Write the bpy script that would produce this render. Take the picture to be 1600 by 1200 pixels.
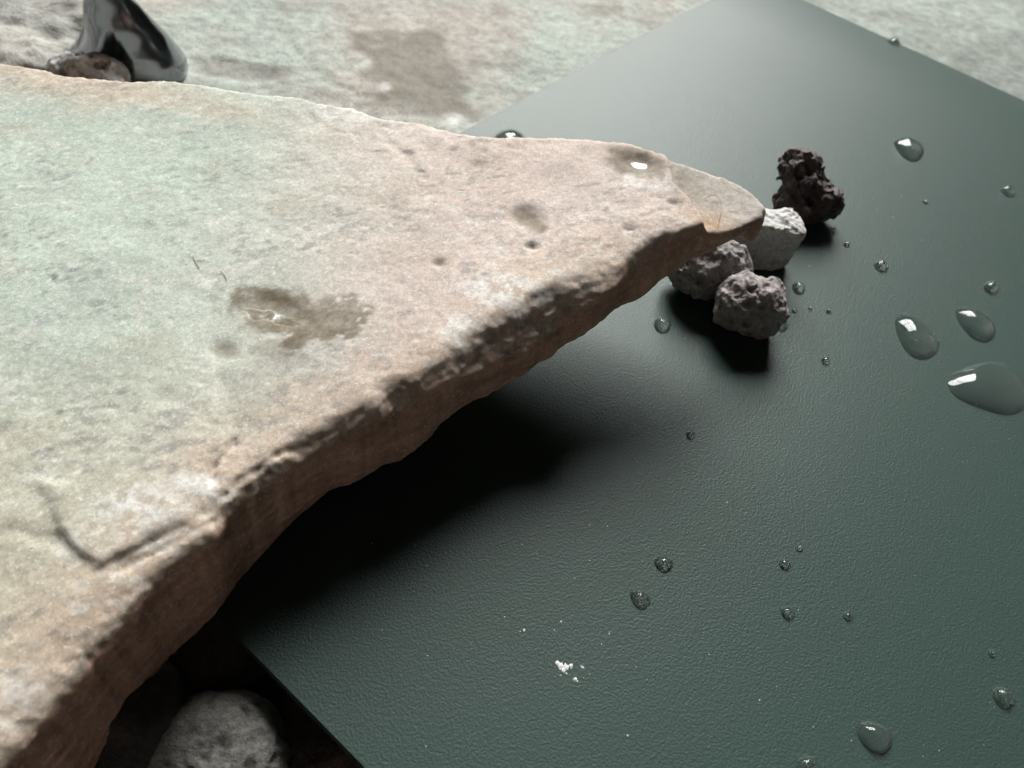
import bpy, math, random
import numpy as np
from mathutils import Matrix, Vector

# ------------------------------------------------------------------ scene, camera, light
for o in list(bpy.data.objects):
    bpy.data.objects.remove(o)
scene = bpy.context.scene
COL = scene.collection

FOCAL = 1300.0                     # focal length in pixels of a 1600 px wide picture
CAM_H = 0.160                      # metres above the green sheet
PITCH_ROWS = np.array([[0.979287931, 0.202472585, 0.0],
                       [0.152941088, -0.739721688, 0.655302104],
                       [0.132680711, -0.641729442, -0.755366899]])   # world <- (right, down, forward)

cam_d = bpy.data.cameras.new('camera')
cam_d.sensor_width = 36.0
cam_d.lens = 36.0 * FOCAL / 1600.0
cam_d.clip_start = 0.005
cam_d.clip_end = 60.0
cam_d.dof.use_dof = True
cam_d.dof.focus_distance = 0.185
cam_d.dof.aperture_fstop = 24.0
cam = bpy.data.objects.new('camera', cam_d)
COL.objects.link(cam)
r_, d_, f_ = PITCH_ROWS[:, 0], PITCH_ROWS[:, 1], PITCH_ROWS[:, 2]
cam.matrix_world = Matrix(((r_[0], -d_[0], -f_[0], 0.0),
                           (r_[1], -d_[1], -f_[1], 0.0),
                           (r_[2], -d_[2], -f_[2], CAM_H),
                           (0, 0, 0, 1)))
scene.camera = cam

SUN_EL, SUN_AZ = math.radians(39), math.radians(-5)      # azimuth clockwise from +Y
world = bpy.data.worlds.new('World')
scene.world = world
world.use_nodes = True
wn = world.node_tree.nodes
sky = wn.new('ShaderNodeTexSky')
sky.sky_type = 'NISHITA'
sky.sun_disc = False
sky.sun_elevation = SUN_EL
sky.sun_rotation = SUN_AZ
sky.dust_density = 3.0
sky.ozone_density = 1.0
wn['Background'].inputs['Strength'].default_value = 0.05
world.node_tree.links.new(sky.outputs[0], wn['Background'].inputs['Color'])

sun_d = bpy.data.lights.new('sun', 'SUN')
sun_d.energy = 3.0
sun_d.angle = math.radians(54)
sun_d.color = (0.97, 1.0, 0.985)
sun = bpy.data.objects.new('sun', sun_d)
COL.objects.link(sun)
sd_ = Vector((math.sin(SUN_AZ) * math.cos(SUN_EL), math.cos(SUN_AZ) * math.cos(SUN_EL), math.sin(SUN_EL)))
sun.rotation_euler = sd_.to_track_quat('Z', 'Y').to_euler()
sun.location = sd_ * 3

scene.view_settings.view_transform = 'Standard'
scene.view_settings.look = 'None'
scene.view_settings.gamma = 1.0
scene.view_settings.use_curve_mapping = False
scene.view_settings.exposure = 2.5
scene.cycles.max_bounces = 10
scene.cycles.transmission_bounces = 8
scene.cycles.sample_clamp_indirect = 6.0

rng = np.random.default_rng(7)
random.seed(7)


# ------------------------------------------------------------------ helpers
def at(px, py, z=0.0):
    """Point of the photograph taken to the level plane at height z, in metres."""
    d = PITCH_ROWS @ np.array([(px - 800) / FOCAL, (py - 600) / FOCAL, 1.0])
    t = (z - CAM_H) / d[2]
    return np.array([0, 0, CAM_H]) + t * d


def path(pts, z=0.0):
    return np.array([at(x, y, z)[:2] for x, y in pts])


def smooth(a, b, x):
    t = np.clip((x - a) / (b - a), 0, 1)
    return t * t * (3 - 2 * t)


def _hash(ix, iy, iz, seed):
    h = (ix.astype(np.int64) * 374761393 + iy.astype(np.int64) * 668265263 + iz.astype(np.int64) * 2147483647 + seed * 974634777) & 0xFFFFFFFF
    h = ((h ^ (h >> 13)) * 1274126177) & 0xFFFFFFFF
    h = ((h ^ (h >> 16)) * 2246822519) & 0xFFFFFFFF
    return ((h ^ (h >> 15)) & 0xFFFFFF).astype(np.float32) / np.float32(0xFFFFFF)


def vnoise(P, seed=0):
    P = np.asarray(P, dtype=np.float32)
    i = np.floor(P)
    f = P - i
    i = i.astype(np.int64)
    u = f * f * f * (f * (f * 6 - 15) + 10)
    out = 0
    for dx in (0, 1):
        wx = u[:, 0] if dx else 1 - u[:, 0]
        for dy in (0, 1):
            wy = u[:, 1] if dy else 1 - u[:, 1]
            for dz in (0, 1):
                wz = u[:, 2] if dz else 1 - u[:, 2]
                out = out + wx * wy * wz * _hash(i[:, 0] + dx, i[:, 1] + dy, i[:, 2] + dz, seed)
    return out * 2 - 1


def fbm(P, scale, octaves=4, seed=0, gain=0.5):
    P = np.asarray(P, dtype=np.float32) * np.float32(scale)
    s, a, t = 0, 1.0, 0
    for k in range(octaves):
        s = s + a * vnoise(P + 17.3 * k, seed + k * 13)
        t += a
        a *= gain
        P = P * 2.03
    return s / t


def worley(P, scale, seed=0):
    """distance to the nearest feature point, in cells"""
    P = np.asarray(P, dtype=np.float32) * np.float32(scale)
    i = np.floor(P).astype(np.int64)
    best = np.full(len(P), 9.0, dtype=np.float32)
    for dx in (-1, 0, 1):
        for dy in (-1, 0, 1):
            for dz in (-1, 0, 1):
                c = i + np.array([dx, dy, dz])
                q = [c[:, k] + _hash(c[:, 0], c[:, 1], c[:, 2], seed + 31 * k) for k in range(3)]
                d = (q[0] - P[:, 0]) ** 2 + (q[1] - P[:, 1]) ** 2 + (q[2] - P[:, 2]) ** 2
                best = np.minimum(best, d)
    return np.sqrt(best)


def seg_dist(X, Y, pts, closed):
    pts = np.asarray(pts)
    n = len(pts)
    best = np.full(X.shape, 1e9)
    inside = np.zeros(X.shape, bool)
    for k in range(n if closed else n - 1):
        a, b = pts[k], pts[(k + 1) % n]
        e = b - a
        L = max(e @ e, 1e-14)
        t = np.clip(((X - a[0]) * e[0] + (Y - a[1]) * e[1]) / L, 0, 1)
        best = np.minimum(best, (X - a[0] - t * e[0]) ** 2 + (Y - a[1] - t * e[1]) ** 2)
        if closed and a[1] != b[1]:
            c = (a[1] > Y) != (b[1] > Y)
            xi = a[0] + (Y - a[1]) * e[0] / e[1]
            inside ^= c & (X < xi)
    best = np.sqrt(best)
    return np.where(inside, -best, best) if closed else best


def surface_nets(F, h, origin):
    nx, ny, nz = F.shape
    S = F < 0
    c = S[:-1, :-1, :-1].astype(np.int8)
    tot = np.zeros((nx - 1, ny - 1, nz - 1), np.int8)
    for dx in (0, 1):
        for dy in (0, 1):
            for dz in (0, 1):
                tot += S[dx:nx - 1 + dx, dy:ny - 1 + dy, dz:nz - 1 + dz]
    I, J, K = np.nonzero((tot > 0) & (tot < 8))
    idx = np.full(tot.shape, -1, np.int32)
    idx[I, J, K] = np.arange(len(I))
    acc = np.zeros((len(I), 3), np.float32)
    cnt = np.zeros(len(I), np.float32)
    corners = [(0, 0, 0), (1, 0, 0), (0, 1, 0), (1, 1, 0), (0, 0, 1), (1, 0, 1), (0, 1, 1), (1, 1, 1)]
    edges = [(0, 1), (2, 3), (4, 5), (6, 7), (0, 2), (1, 3), (4, 6), (5, 7), (0, 4), (1, 5), (2, 6), (3, 7)]
    vals = [F[I + a, J + b, K + c2] for a, b, c2 in corners]
    for a, b in edges:
        va, vb = vals[a], vals[b]
        m = (va < 0) != (vb < 0)
        t = np.where(m, va / np.where(m, va - vb, 1), 0)
        ca, cb = np.array(corners[a], np.float32), np.array(corners[b], np.float32)
        acc += (m[:, None]) * (ca + t[:, None] * (cb - ca))
        cnt += m
    V = (acc / cnt[:, None] + np.stack([I, J, K], 1)) * h + np.asarray(origin)
    quads = []
    for ax in range(3):
        sl0 = [slice(None)] * 3
        sl1 = [slice(None)] * 3
        sl0[ax] = slice(0, -1)
        sl1[ax] = slice(1, None)
        A, B = S[tuple(sl0)], S[tuple(sl1)]
        E_ = np.nonzero(A != B)
        E_ = np.stack(E_, 1)
        o1, o2 = (ax + 1) % 3, (ax + 2) % 3
        ok = (E_[:, o1] > 0) & (E_[:, o2] > 0) & (E_[:, o1] < F.shape[o1] - 1) & (E_[:, o2] < F.shape[o2] - 1)
        E_ = E_[ok]
        d1 = np.zeros(3, int); d1[o1] = 1
        d2 = np.zeros(3, int); d2[o2] = 1
        g = lambda q: idx[q[:, 0], q[:, 1], q[:, 2]]
        q = np.stack([g(E_ - d1 - d2), g(E_ - d2), g(E_), g(E_ - d1)], 1)
        flip = ~A[tuple(E_.T)]
        q[flip] = q[flip][:, ::-1]
        quads.append(q)
    return V, np.concatenate(quads)


def mesh_np(name, V, Q):
    V = np.ascontiguousarray(V, dtype=np.float32)
    Q = np.ascontiguousarray(Q, dtype=np.int32)
    k = Q.shape[1]
    me = bpy.data.meshes.new(name)
    me.vertices.add(len(V))
    me.vertices.foreach_set('co', V.ravel())
    me.loops.add(Q.size)
    me.loops.foreach_set('vertex_index', Q.ravel())
    me.polygons.add(len(Q))
    me.polygons.foreach_set('loop_start', np.arange(0, Q.size, k, dtype=np.int32))
    me.polygons.foreach_set('use_smooth', np.ones(len(Q), bool))
    me.update(calc_edges=True)
    me.validate()
    return me


def normals(me):
    n = np.empty(len(me.vertices) * 3, np.float32)
    me.vertices.foreach_get('normal', n)
    return n.reshape(-1, 3)


def quad_normals(V, Q):
    n = np.zeros_like(V)
    fn = np.cross(V[Q[:, 2]] - V[Q[:, 0]], V[Q[:, 3]] - V[Q[:, 1]])
    for k in range(4):
        for c in range(3):
            n[:, c] += np.bincount(Q[:, k], fn[:, c], len(V))
    return n / np.maximum(np.linalg.norm(n, axis=1), 1e-12)[:, None]


def put_color(me, rgb, name='stone'):
    a = me.attributes.new(name, 'FLOAT_COLOR', 'POINT')
    c = np.ones((len(rgb), 4), np.float32)
    c[:, :3] = np.clip(rgb, 0.004, 0.95)
    a.data.foreach_set('color', c.ravel())


def put_float(me, v, name):
    a = me.attributes.new(name, 'FLOAT', 'POINT')
    a.data.foreach_set('value', np.ascontiguousarray(v, dtype=np.float32))


def link(name, me, mat=None, parent=None, loc=None):
    o = bpy.data.objects.new(name, me)
    COL.objects.link(o)
    if mat:
        me.materials.append(mat)
    if parent:
        o.parent = parent
    if loc is not None:
        o.location = loc
    return o


def tag(o, label=None, cat=None, group=None, kind=None):
    if label: o['label'] = label
    if cat: o['category'] = cat
    if group: o['group'] = group
    if kind: o['kind'] = kind
    return o


def new_mat(name):
    m = bpy.data.materials.new(name)
    m.use_nodes = True
    nt = m.node_tree
    return m, nt, nt.nodes['Principled BSDF']


def nd(nt, t, **kw):
    n = nt.nodes.new(t)
    for k, v in kw.items():
        if k in n.inputs.keys():
            n.inputs[k].default_value = v
        else:
            setattr(n, k, v)
    return n


def rock_material(name, fine=1800.0, mid=500.0, bump=0.35, bump_dist=0.0006, speck=0.0, glint=0.0, rough=0.85, contrast=0.35, grains=0):
    """Base colour and wetness come from the mesh; grain, specks and fine relief are noise."""
    m, nt, bs = new_mat(name)
    L = nt.links.new
    att = nd(nt, 'ShaderNodeAttribute', attribute_name='stone')
    gl = nd(nt, 'ShaderNodeAttribute', attribute_name='wet')     # standing water film: smoother
    tc = nd(nt, 'ShaderNodeTexCoord')
    n1 = nd(nt, 'ShaderNodeTexNoise', Scale=fine, Detail=4.0, Roughness=0.65)
    n2 = nd(nt, 'ShaderNodeTexNoise', Scale=mid, Detail=5.0, Roughness=0.6)
    for n in (n1, n2):
        L(tc.outputs['Object'], n.inputs['Vector'])
    add = nd(nt, 'ShaderNodeMath', operation='ADD')
    L(n1.outputs['Fac'], add.inputs[0]); L(n2.outputs['Fac'], add.inputs[1])
    mr = nd(nt, 'ShaderNodeMapRange')
    mr.inputs['From Min'].default_value = 0.7
    mr.inputs['From Max'].default_value = 1.3
    mr.inputs['To Min'].default_value = 1 - contrast
    mr.inputs['To Max'].default_value = 1 + contrast
    L(add.outputs[0], mr.inputs['Value'])
    mul = nd(nt, 'ShaderNodeVectorMath', operation='SCALE')
    L(att.outputs['Color'], mul.inputs[0]); L(mr.outputs[0], mul.inputs['Scale'])
    col = mul.outputs[0]
    if grains:                                           # mineral grains, each of its own shade
        for sc, amt in ((grains, 0.10), (grains * 0.5, 0.10)):
            vo = nd(nt, 'ShaderNodeTexVoronoi', Scale=sc)
            L(tc.outputs['Object'], vo.inputs['Vector'])
            sep = nd(nt, 'ShaderNodeSeparateColor')
            L(vo.outputs['Color'], sep.inputs[0])
            r = nd(nt, 'ShaderNodeMapRange')
            r.inputs['To Min'].default_value = 1 - amt
            r.inputs['To Max'].default_value = 1 + amt
            L(sep.outputs[0], r.inputs['Value'])
            m2 = nd(nt, 'ShaderNodeVectorMath', operation='SCALE')
            L(col, m2.inputs[0]); L(r.outputs[0], m2.inputs['Scale'])
            col = m2.outputs[0]
    if speck:
        v = nd(nt, 'ShaderNodeTexNoise', Scale=900.0, Detail=3.0, Roughness=0.7)
        L(tc.outputs['Object'], v.inputs['Vector'])
        r = nd(nt, 'ShaderNodeMapRange')
        r.inputs['From Min'].default_value = 0.63
        r.inputs['From Max'].default_value = 0.72
        r.inputs['To Max'].default_value = speck
        L(v.outputs['Fac'], r.inputs['Value'])
        mx = nd(nt, 'ShaderNodeMix', data_type='RGBA')
        L(r.outputs[0], mx.inputs[0]); L(col, mx.inputs[6])
        mx.inputs[7].default_value = (0.17, 0.15, 0.15, 1)
        col = mx.outputs[2]
    if glint:  # mica glints drawn as pale specks in the base colour
        v = nd(nt, 'ShaderNodeTexNoise', Scale=1500.0, Detail=2.0, Roughness=0.6)
        mp = nd(nt, 'ShaderNodeMapping'); mp.inputs['Location'].default_value = (0.31, 0.77, 0.12)
        L(tc.outputs['Object'], mp.inputs['Vector']); L(mp.outputs[0], v.inputs['Vector'])
        r = nd(nt, 'ShaderNodeMapRange')
        r.inputs['From Min'].default_value = 0.62
        r.inputs['From Max'].default_value = 0.70
        r.inputs['To Max'].default_value = glint
        L(v.outputs['Fac'], r.inputs['Value'])
        dr = nd(nt, 'ShaderNodeMapRange')
        dr.inputs['From Max'].default_value = 0.06
        dr.inputs['To Min'].default_value = 1.0
        dr.inputs['To Max'].default_value = 0.0
        L(gl.outputs['Fac'], dr.inputs['Value'])
        gm = nd(nt, 'ShaderNodeMath', operation='MULTIPLY')
        L(r.outputs[0], gm.inputs[0]); L(dr.outputs[0], gm.inputs[1])
        mx = nd(nt, 'ShaderNodeMix', data_type='RGBA')
        L(gm.outputs[0], mx.inputs[0]); L(col, mx.inputs[6])
        mx.inputs[7].default_value = (0.78, 0.77, 0.74, 1)
        col = mx.outputs[2]
    L(col, bs.inputs['Base Color'])
    rr = nd(nt, 'ShaderNodeMapRange')
    rr.inputs['To Min'].default_value = rough
    rr.inputs['To Max'].default_value = 0.10
    L(gl.outputs['Fac'], rr.inputs['Value'])
    L(rr.outputs[0], bs.inputs['Roughness'])
    dry = nd(nt, 'ShaderNodeMapRange')
    dry.inputs['From Max'].default_value = 0.8
    dry.inputs['To Min'].default_value = bump
    dry.inputs['To Max'].default_value = 0.0
    L(gl.outputs['Fac'], dry.inputs['Value'])
    b = nd(nt, 'ShaderNodeBump', Strength=bump, Distance=bump_dist)
    L(dry.outputs[0], b.inputs['Strength'])
    b2 = nd(nt, 'ShaderNodeBump', Strength=bump, Distance=bump_dist * 1.8)
    L(dry.outputs[0], b2.inputs['Strength'])
    L(n2.outputs['Fac'], b2.inputs['Height'])
    L(n1.outputs['Fac'], b.inputs['Height'])
    L(b2.outputs[0], b.inputs['Normal'])
    L(b.outputs[0], bs.inputs['Normal'])
    return m


# ------------------------------------------------------------------ ground: pale stone paving
GZ = -0.026


gx = np.concatenate([np.linspace(-1.4, -0.43, 30), np.linspace(-0.42, 0.42, 620), np.linspace(0.43, 1.4, 30)])
gy = np.concatenate([np.linspace(-0.035, 0.72, 550), np.linspace(0.73, 2.5, 50)])  # stone top ends near the camera, cut short to lessen bounced light
X, Y = np.meshgrid(gx, gy, indexing='ij')
P2 = np.stack([X.ravel(), Y.ravel(), np.zeros(X.size)], 1)
gz = GZ + 0.0012 * fbm(P2, 22, 4, 3) + 0.0005 * fbm(P2, 160, 4, 5)
# a broken lower layer in the stone near the slab's far edge
led = path([(292, 92), (350, 91), (405, 100), (445, 105), (440, 122), (415, 127), (330, 122), (292, 112)], GZ)
dl = seg_dist(X, Y, led, True).ravel() + 0.002 * fbm(P2, 120, 3, 8)
gz -= 0.0012 * smooth(0.003, -0.004, dl)
for k, pl in enumerate([[(20, 75), (60, 55), (120, 55), (150, 66)], [(470, 130), (520, 128), (560, 148), (600, 155)],
                        [(420, 20), (440, 55), (470, 90)], [(400, 130), (418, 140), (440, 128)]]):
    dd = seg_dist(X, Y, path(pl, GZ), False).ravel()
    gz -= 0.0006 * np.exp(-((dd + 0.002 * fbm(P2, 200, 3, 9)) / 0.0016) ** 2)
V = np.stack([X.ravel(), Y.ravel(), gz], 1)
nx_, ny_ = len(gx), len(gy)
i_ = (np.arange(nx_ - 1)[:, None] * ny_ + np.arange(ny_ - 1)[None, :]).ravel()
Q_ = np.stack([i_, i_ + ny_, i_ + ny_ + 1, i_ + 1], 1)
loop_ = np.concatenate([np.arange(0, (nx_ - 1) * ny_, ny_), np.arange((nx_ - 1) * ny_, nx_ * ny_ - 1), np.arange(nx_ * ny_ - 1, ny_ - 1, -ny_), np.arange(ny_ - 1, 0, -1)])
low = V[loop_].copy(); low[:, 2] = GZ - 0.06                  # the thickness of the stone top
kk_ = len(V) + np.arange(len(loop_))
Q_ = np.concatenate([Q_, np.stack([loop_, kk_, np.roll(kk_, -1), np.roll(loop_, -1)], 1)])
V = np.concatenate([V, low])
me = mesh_np('ground', V, Q_)
n_a = fbm(P2, 14, 4, 21)
n_b = fbm(P2, 60, 4, 22)
n_c = fbm(P2, 300, 3, 23)
mint = np.array([0.365, 0.405, 0.365]); pink = np.array([0.425, 0.385, 0.345]); grey = np.array([0.40, 0.40, 0.38])
w = smooth(-0.5, 0.5, n_a + 0.3 * n_b)[:, None]
rgb = pink * (1 - w) + mint * w
# the flagstone reads pinker on the left side of the sheet and greener to its right
side = smooth(0.02, 0.14, X.ravel())[:, None]
rgb = rgb * (1 - side) + (mint * 0.9 * (0.85 + 0.3 * w)) * side
sm_ = (0.32 * smooth(0.1, 0.5, fbm(P2 * np.array([1, 1.8, 1]), 42, 4, 26)))[:, None]
rgb = rgb * (1 - sm_) + np.array([0.24, 0.22, 0.195]) * sm_
rgb = rgb * (1 + 0.12 * n_c[:, None] + 0.14 * n_b[:, None])
lw = (0.6 * smooth(0.005, -0.005, dl + 0.004 * n_b))[:, None]  # shading of the recess painted into the colour over shallow relief
rgb = rgb * (1 - lw) + np.array([0.18, 0.155, 0.14]) * lw
gp = seg_dist(X, Y, path([(-60, 75), (0, 62), (60, 52), (110, 56), (150, 62), (160, 125), (-60, 120)], GZ), True).ravel() + 0.006 * n_b
gq = (0.5 * smooth(0.003, -0.008, gp))[:, None]
rgb = rgb * (1 - gq) + np.array([0.245, 0.25, 0.235]) * gq
wp = path([(540, 45), (580, 50), (600, 40), (640, 46), (690, 36), (700, 60), (715, 90), (730, 120), (745, 165), (770, 172), (735, 192), (640, 178), (600, 170),
           (560, 165), (590, 140), (565, 120), (575, 100), (548, 75)], GZ)
dw = seg_dist(X, Y, wp, True).ravel() + 0.0045 * fbm(P2, 90, 4, 31)
wet = 0.9 * smooth(0.0025, -0.0045, dw) * (0.75 + 0.28 * smooth(-0.3, 0.2, n_b))
rgb = rgb * (1 - wet[:, None]) + np.array([0.135, 0.112, 0.08]) * (1 + 0.3 * n_b[:, None]) * wet[:, None]
for (cx, cy, r) in ((605, 137, 0.0035), (712, 188, 0.006)):  # pale spots: glints of standing water painted into the colour
    c = at(cx, cy, GZ)
    q = np.hypot(X.ravel() - c[0], (Y.ravel() - c[1]) * 0.7) + 0.006 * fbm(P2, 150, 3, 37)
    a = smooth(r, r * 0.35, q)[:, None] * 0.6
    rgb = rgb * (1 - a) + np.array([0.46, 0.46, 0.45]) * a
for (cx, cy, r) in ((780, 15, 0.006), (965, 12, 0.005), (747, 97, 0.004), (490, 90, 0.004), (940, 14, 0.008), (515, 115, 0.004)):
    c = at(cx, cy, GZ)
    q = np.hypot(X.ravel() - c[0], (Y.ravel() - c[1]) * 0.6) + 0.003 * n_b
    a = smooth(r, r * 0.2, q)[:, None] * 0.5
    rgb = rgb * (1 - a) + np.array([0.2, 0.17, 0.14]) * a
rgb = rgb * 0.9 * (1 - 0.16 * side)
put_color(me, np.concatenate([rgb, np.tile([[0.3, 0.29, 0.27]], (len(low), 1))]))
film = np.zeros(len(rgb))
for (cx, cy, r) in ((605, 137, 0.003), (712, 188, 0.004)):
    c = at(cx, cy, GZ)
    film = np.maximum(film, smooth(r, r * 0.4, np.hypot(X.ravel() - c[0], (Y.ravel() - c[1]) * 0.7) + 0.004 * n_c))
put_float(me, np.concatenate([np.maximum(wet * 0.15, film * 0.35), np.zeros(len(low))]), 'wet')
ground = link('ground', me, rock_material('paving_stone', 900, 220, 0.5, 0.0008, 0.25, 0.25))
tag(ground, kind='structure')

# ------------------------------------------------------------------ the room: plain walls, one large window ahead of the camera
def boxes(name, bxs, mat):
    V, Fc = [], []
    for (x0, x1, y0, y1, z0, z1) in bxs:
        b = len(V)
        V += [(x0, y0, z0), (x1, y0, z0), (x1, y1, z0), (x0, y1, z0), (x0, y0, z1), (x1, y0, z1), (x1, y1, z1), (x0, y1, z1)]
        Fc += [tuple(b + k for k in q) for q in ((0, 3, 2, 1), (4, 5, 6, 7), (0, 1, 5, 4), (1, 2, 6, 5), (2, 3, 7, 6), (3, 0, 4, 7))]
    me_ = bpy.data.meshes.new(name)
    me_.from_pydata(V, [], Fc)
    return link(name, me_, mat)


plaster, nt, bs = new_mat('wall_plaster')
bs.inputs['Base Color'].default_value = (0.34, 0.31, 0.29, 1)
bs.inputs['Roughness'].default_value = 0.9
RX, RB, RF, RH = 3.0, -2.4, 2.6, 3.7
WX0, WX1, WZ0, WZ1 = -1.12, 0.66, 1.02, 3.1
tag(boxes('wall', [(-RX - 0.15, -RX, RB, RF, -0.7, RH)], plaster), kind='structure')
tag(boxes('wall', [(RX, RX + 0.15, RB, RF, -0.7, RH)], plaster), kind='structure')
tag(boxes('wall', [(-RX - 0.15, RX + 0.15, RB - 0.15, RB, -0.7, RH)], plaster), kind='structure')
tag(boxes('ceiling', [(-RX - 0.15, RX + 0.15, RB - 0.15, RF + 0.15, RH, RH + 0.12)], plaster), kind='structure')
tag(boxes('wall', [(-RX - 0.15, WX0, RF, RF + 0.15, -0.7, RH), (WX1, RX + 0.15, RF, RF + 0.15, -0.7, RH), (WX0, WX1, RF, RF + 0.15, -0.7, WZ0), (WX0, WX1, RF, RF + 0.15, WZ1, RH)], plaster), kind='structure')
floor_m, nt, bs = new_mat('added_dark_floor')  # unseen; added low and dark to cut light bounced onto the slab's face
bs.inputs['Base Color'].default_value = (0.10, 0.085, 0.075, 1)
bs.inputs['Roughness'].default_value = 0.8
tag(boxes('floor', [(-RX, RX, RB, RF, -0.70, -0.62)], floor_m), kind='structure')
fm, nt, bs = new_mat('window_paint')
bs.inputs['Base Color'].default_value = (0.3, 0.3, 0.3, 1)
wc = (WX0 + WX1) / 2
tag(boxes('window_frame', [(WX0, WX0 + 0.05, RF + 0.04, RF + 0.09, WZ0, WZ1), (WX1 - 0.05, WX1, RF + 0.04, RF + 0.09, WZ0, WZ1), (wc - 0.03, wc + 0.03, RF + 0.04, RF + 0.09, WZ0, WZ1),
                           (WX0 + 0.05, wc - 0.03, RF + 0.045, RF + 0.085, 1.77, 1.82), (wc + 0.03, WX1 - 0.05, RF + 0.045, RF + 0.085, 1.77, 1.82)], fm), kind='structure')

# ------------------------------------------------------------------ dark green plastic sheet
A_ = at(1170, -32)[:2]
B_ = at(-16, 600)[:2]
ev = (B_ - A_) / np.linalg.norm(B_ - A_)        # along the short far side
eu = np.array([-ev[1], ev[0]])
if eu[0] < 0: eu = -eu                           # towards the right
WID, LEN, THK = float(np.linalg.norm(B_ - A_)), 0.52, 0.0032
CURL = 0.0050


def sheet_z(u, v):
    """the long edge by the wall-side paving rolls down a little"""
    t = np.clip((0.045 - v) / 0.062, 0, 1)
    return -CURL * t ** 2.2 + 0.0004 * np.sin(u * 9 + 1) * np.sin(v * 11)


nu, nv = 170, 150
vv = np.concatenate([np.linspace(-0.017, 0.05, 56), np.linspace(0.053, WID, nv - 56)])
uu = np.linspace(0, LEN, nu)
U, W = np.meshgrid(uu, vv, indexing='ij')
# rounded corners: pull the outline in near the ends
rad = 0.012
du = np.minimum(U, LEN - U)
dv = np.minimum(W + 0.004, WID - W)
XY = A_[None, None, :] + U[..., None] * eu + W[..., None] * ev
top = np.stack([XY[..., 0], XY[..., 1], sheet_z(U, W)], -1).reshape(-1, 3)
bot = top.copy(); bot[:, 2] -= THK
n = nu * nv
i_ = (np.arange(nu - 1)[:, None] * nv + np.arange(nv - 1)[None, :]).ravel()
qt = np.stack([i_, i_ + 1, i_ + nv + 1, i_ + nv], 1)
rim = np.concatenate([np.arange(nv), np.arange(2 * nv - 1, n, nv), np.arange(n - 2, n - nv - 1, -1), np.arange(n - 2 * nv, 0, -nv)])
# side wall with a small rounded lip
lip = top[rim].copy()
cen = top.mean(0)
nr = len(rim)
ka = 2 * n + np.arange(nr)
kb = ka + nr
qs = np.stack([ka, kb, np.roll(kb, -1), np.roll(ka, -1)], 1)
Vs = np.concatenate([top, bot, top[rim], bot[rim]])
Qs = np.concatenate([qt, qt[:, ::-1] + n, qs])
N_ = quad_normals(Vs, Qs)
if N_[n // 2, 2] < 0:
    Qs = Qs[:, ::-1]
me = mesh_np('plastic_sheet', Vs, Qs)
m, nt, bs = new_mat('green_plastic')
L = nt.links.new
tc = nd(nt, 'ShaderNodeTexCoord')
g1 = nd(nt, 'ShaderNodeTexNoise', Scale=1900.0, Detail=1.5, Roughness=0.5, Distortion=0.4)
g2 = nd(nt, 'ShaderNodeTexVoronoi', Scale=2200.0, feature='SMOOTH_F1')
g3 = nd(nt, 'ShaderNodeTexNoise', Scale=14.0, Detail=4.0)
for g in (g1, g2, g3):
    L(tc.outputs['Object'], g.inputs['Vector'])
ad = nd(nt, 'ShaderNodeMath', operation='ADD')
L(g1.outputs['Fac'], ad.inputs[0]); L(g2.outputs['Distance'], ad.inputs[1])
bp = nd(nt, 'ShaderNodeBump', Strength=0.6, Distance=0.00011)
L(ad.outputs[0], bp.inputs['Height']); L(bp.outputs[0], bs.inputs['Normal'])
cr = nd(nt, 'ShaderNodeMix', data_type='RGBA')
cr.inputs[6].default_value = (0.029, 0.054, 0.047, 1)
cr.inputs[7].default_value = (0.034, 0.062, 0.054, 1)
L(g3.outputs['Fac'], cr.inputs[0]); L(cr.outputs[2], bs.inputs['Base Color'])
bs.inputs['Roughness'].default_value = 0.50
bs.inputs['IOR'].default_value = 1.5
bs.inputs['Specular IOR Level'].default_value = 0.27
sheet = link('plastic_sheet', me, m)
tag(sheet, 'dark green grained plastic sheet lying under the slab and rocks', 'plastic sheet')

# ------------------------------------------------------------------ the big broken slab
ZT = 0.036
top_px = [(-30, 96), (0, 98), (60, 107), (110, 118), (160, 122), (205, 126), (250, 124), (283, 128), (330, 135), (400, 145), (460, 150), (495, 160),
          (552, 168), (600, 185), (660, 193), (700, 203), (740, 211), (780, 214), (830, 213), (870, 211), (910, 214), (950, 218), (985, 221), (1005, 228),
          (1040, 238), (1075, 243), (1110, 255), (1140, 266), (1170, 283), (1190, 297), (1202, 311), (1198, 325), (1182, 334), (1160, 346), (1135, 353),
          (1105, 348), (1085, 353), (1060, 362), (1040, 365), (1010, 378), (990, 388), (980, 402), (975, 415), (962, 432), (945, 446), (915, 462), (880, 470),
          (850, 490), (825, 512), (790, 530), (760, 546), (745, 555), (700, 583), (662, 600), (612, 617), (600, 637), (550, 665), (475, 705), (425, 740),
          (350, 795), (333, 830), (285, 863), (233, 903), (200, 945), (167, 988), (130, 1030), (93, 1077), (33, 1150), (0, 1185), (-40, 1240)]
bot_px = [(1203, 312), (1200, 323), (1162, 356), (1135, 376), (1110, 391), (1075, 413), (1032, 446), (1004, 472), (957, 493), (915, 522), (875, 550),
          (825, 584), (770, 614), (725, 638), (700, 655), (670, 687), (650, 707), (625, 727), (600, 731), (562, 755), (512, 775), (475, 806), (425, 861),
          (397, 884), (367, 923), (323, 977), (267, 1030), (200, 1110), (157, 1184), (130, 1240)]


TILT = 0.10                                        # the slab rises towards its tip


def plane_z(x, y):
    return 0.034 + TILT * ((x + 0.004) * 0.68 + (y - 0.118) * 0.73)


def thickness(x):
    return 0.0225 - 0.0105 * smooth(-0.05, 0.06, x) + 0.006 * smooth(-0.015, -0.045, x)


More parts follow.
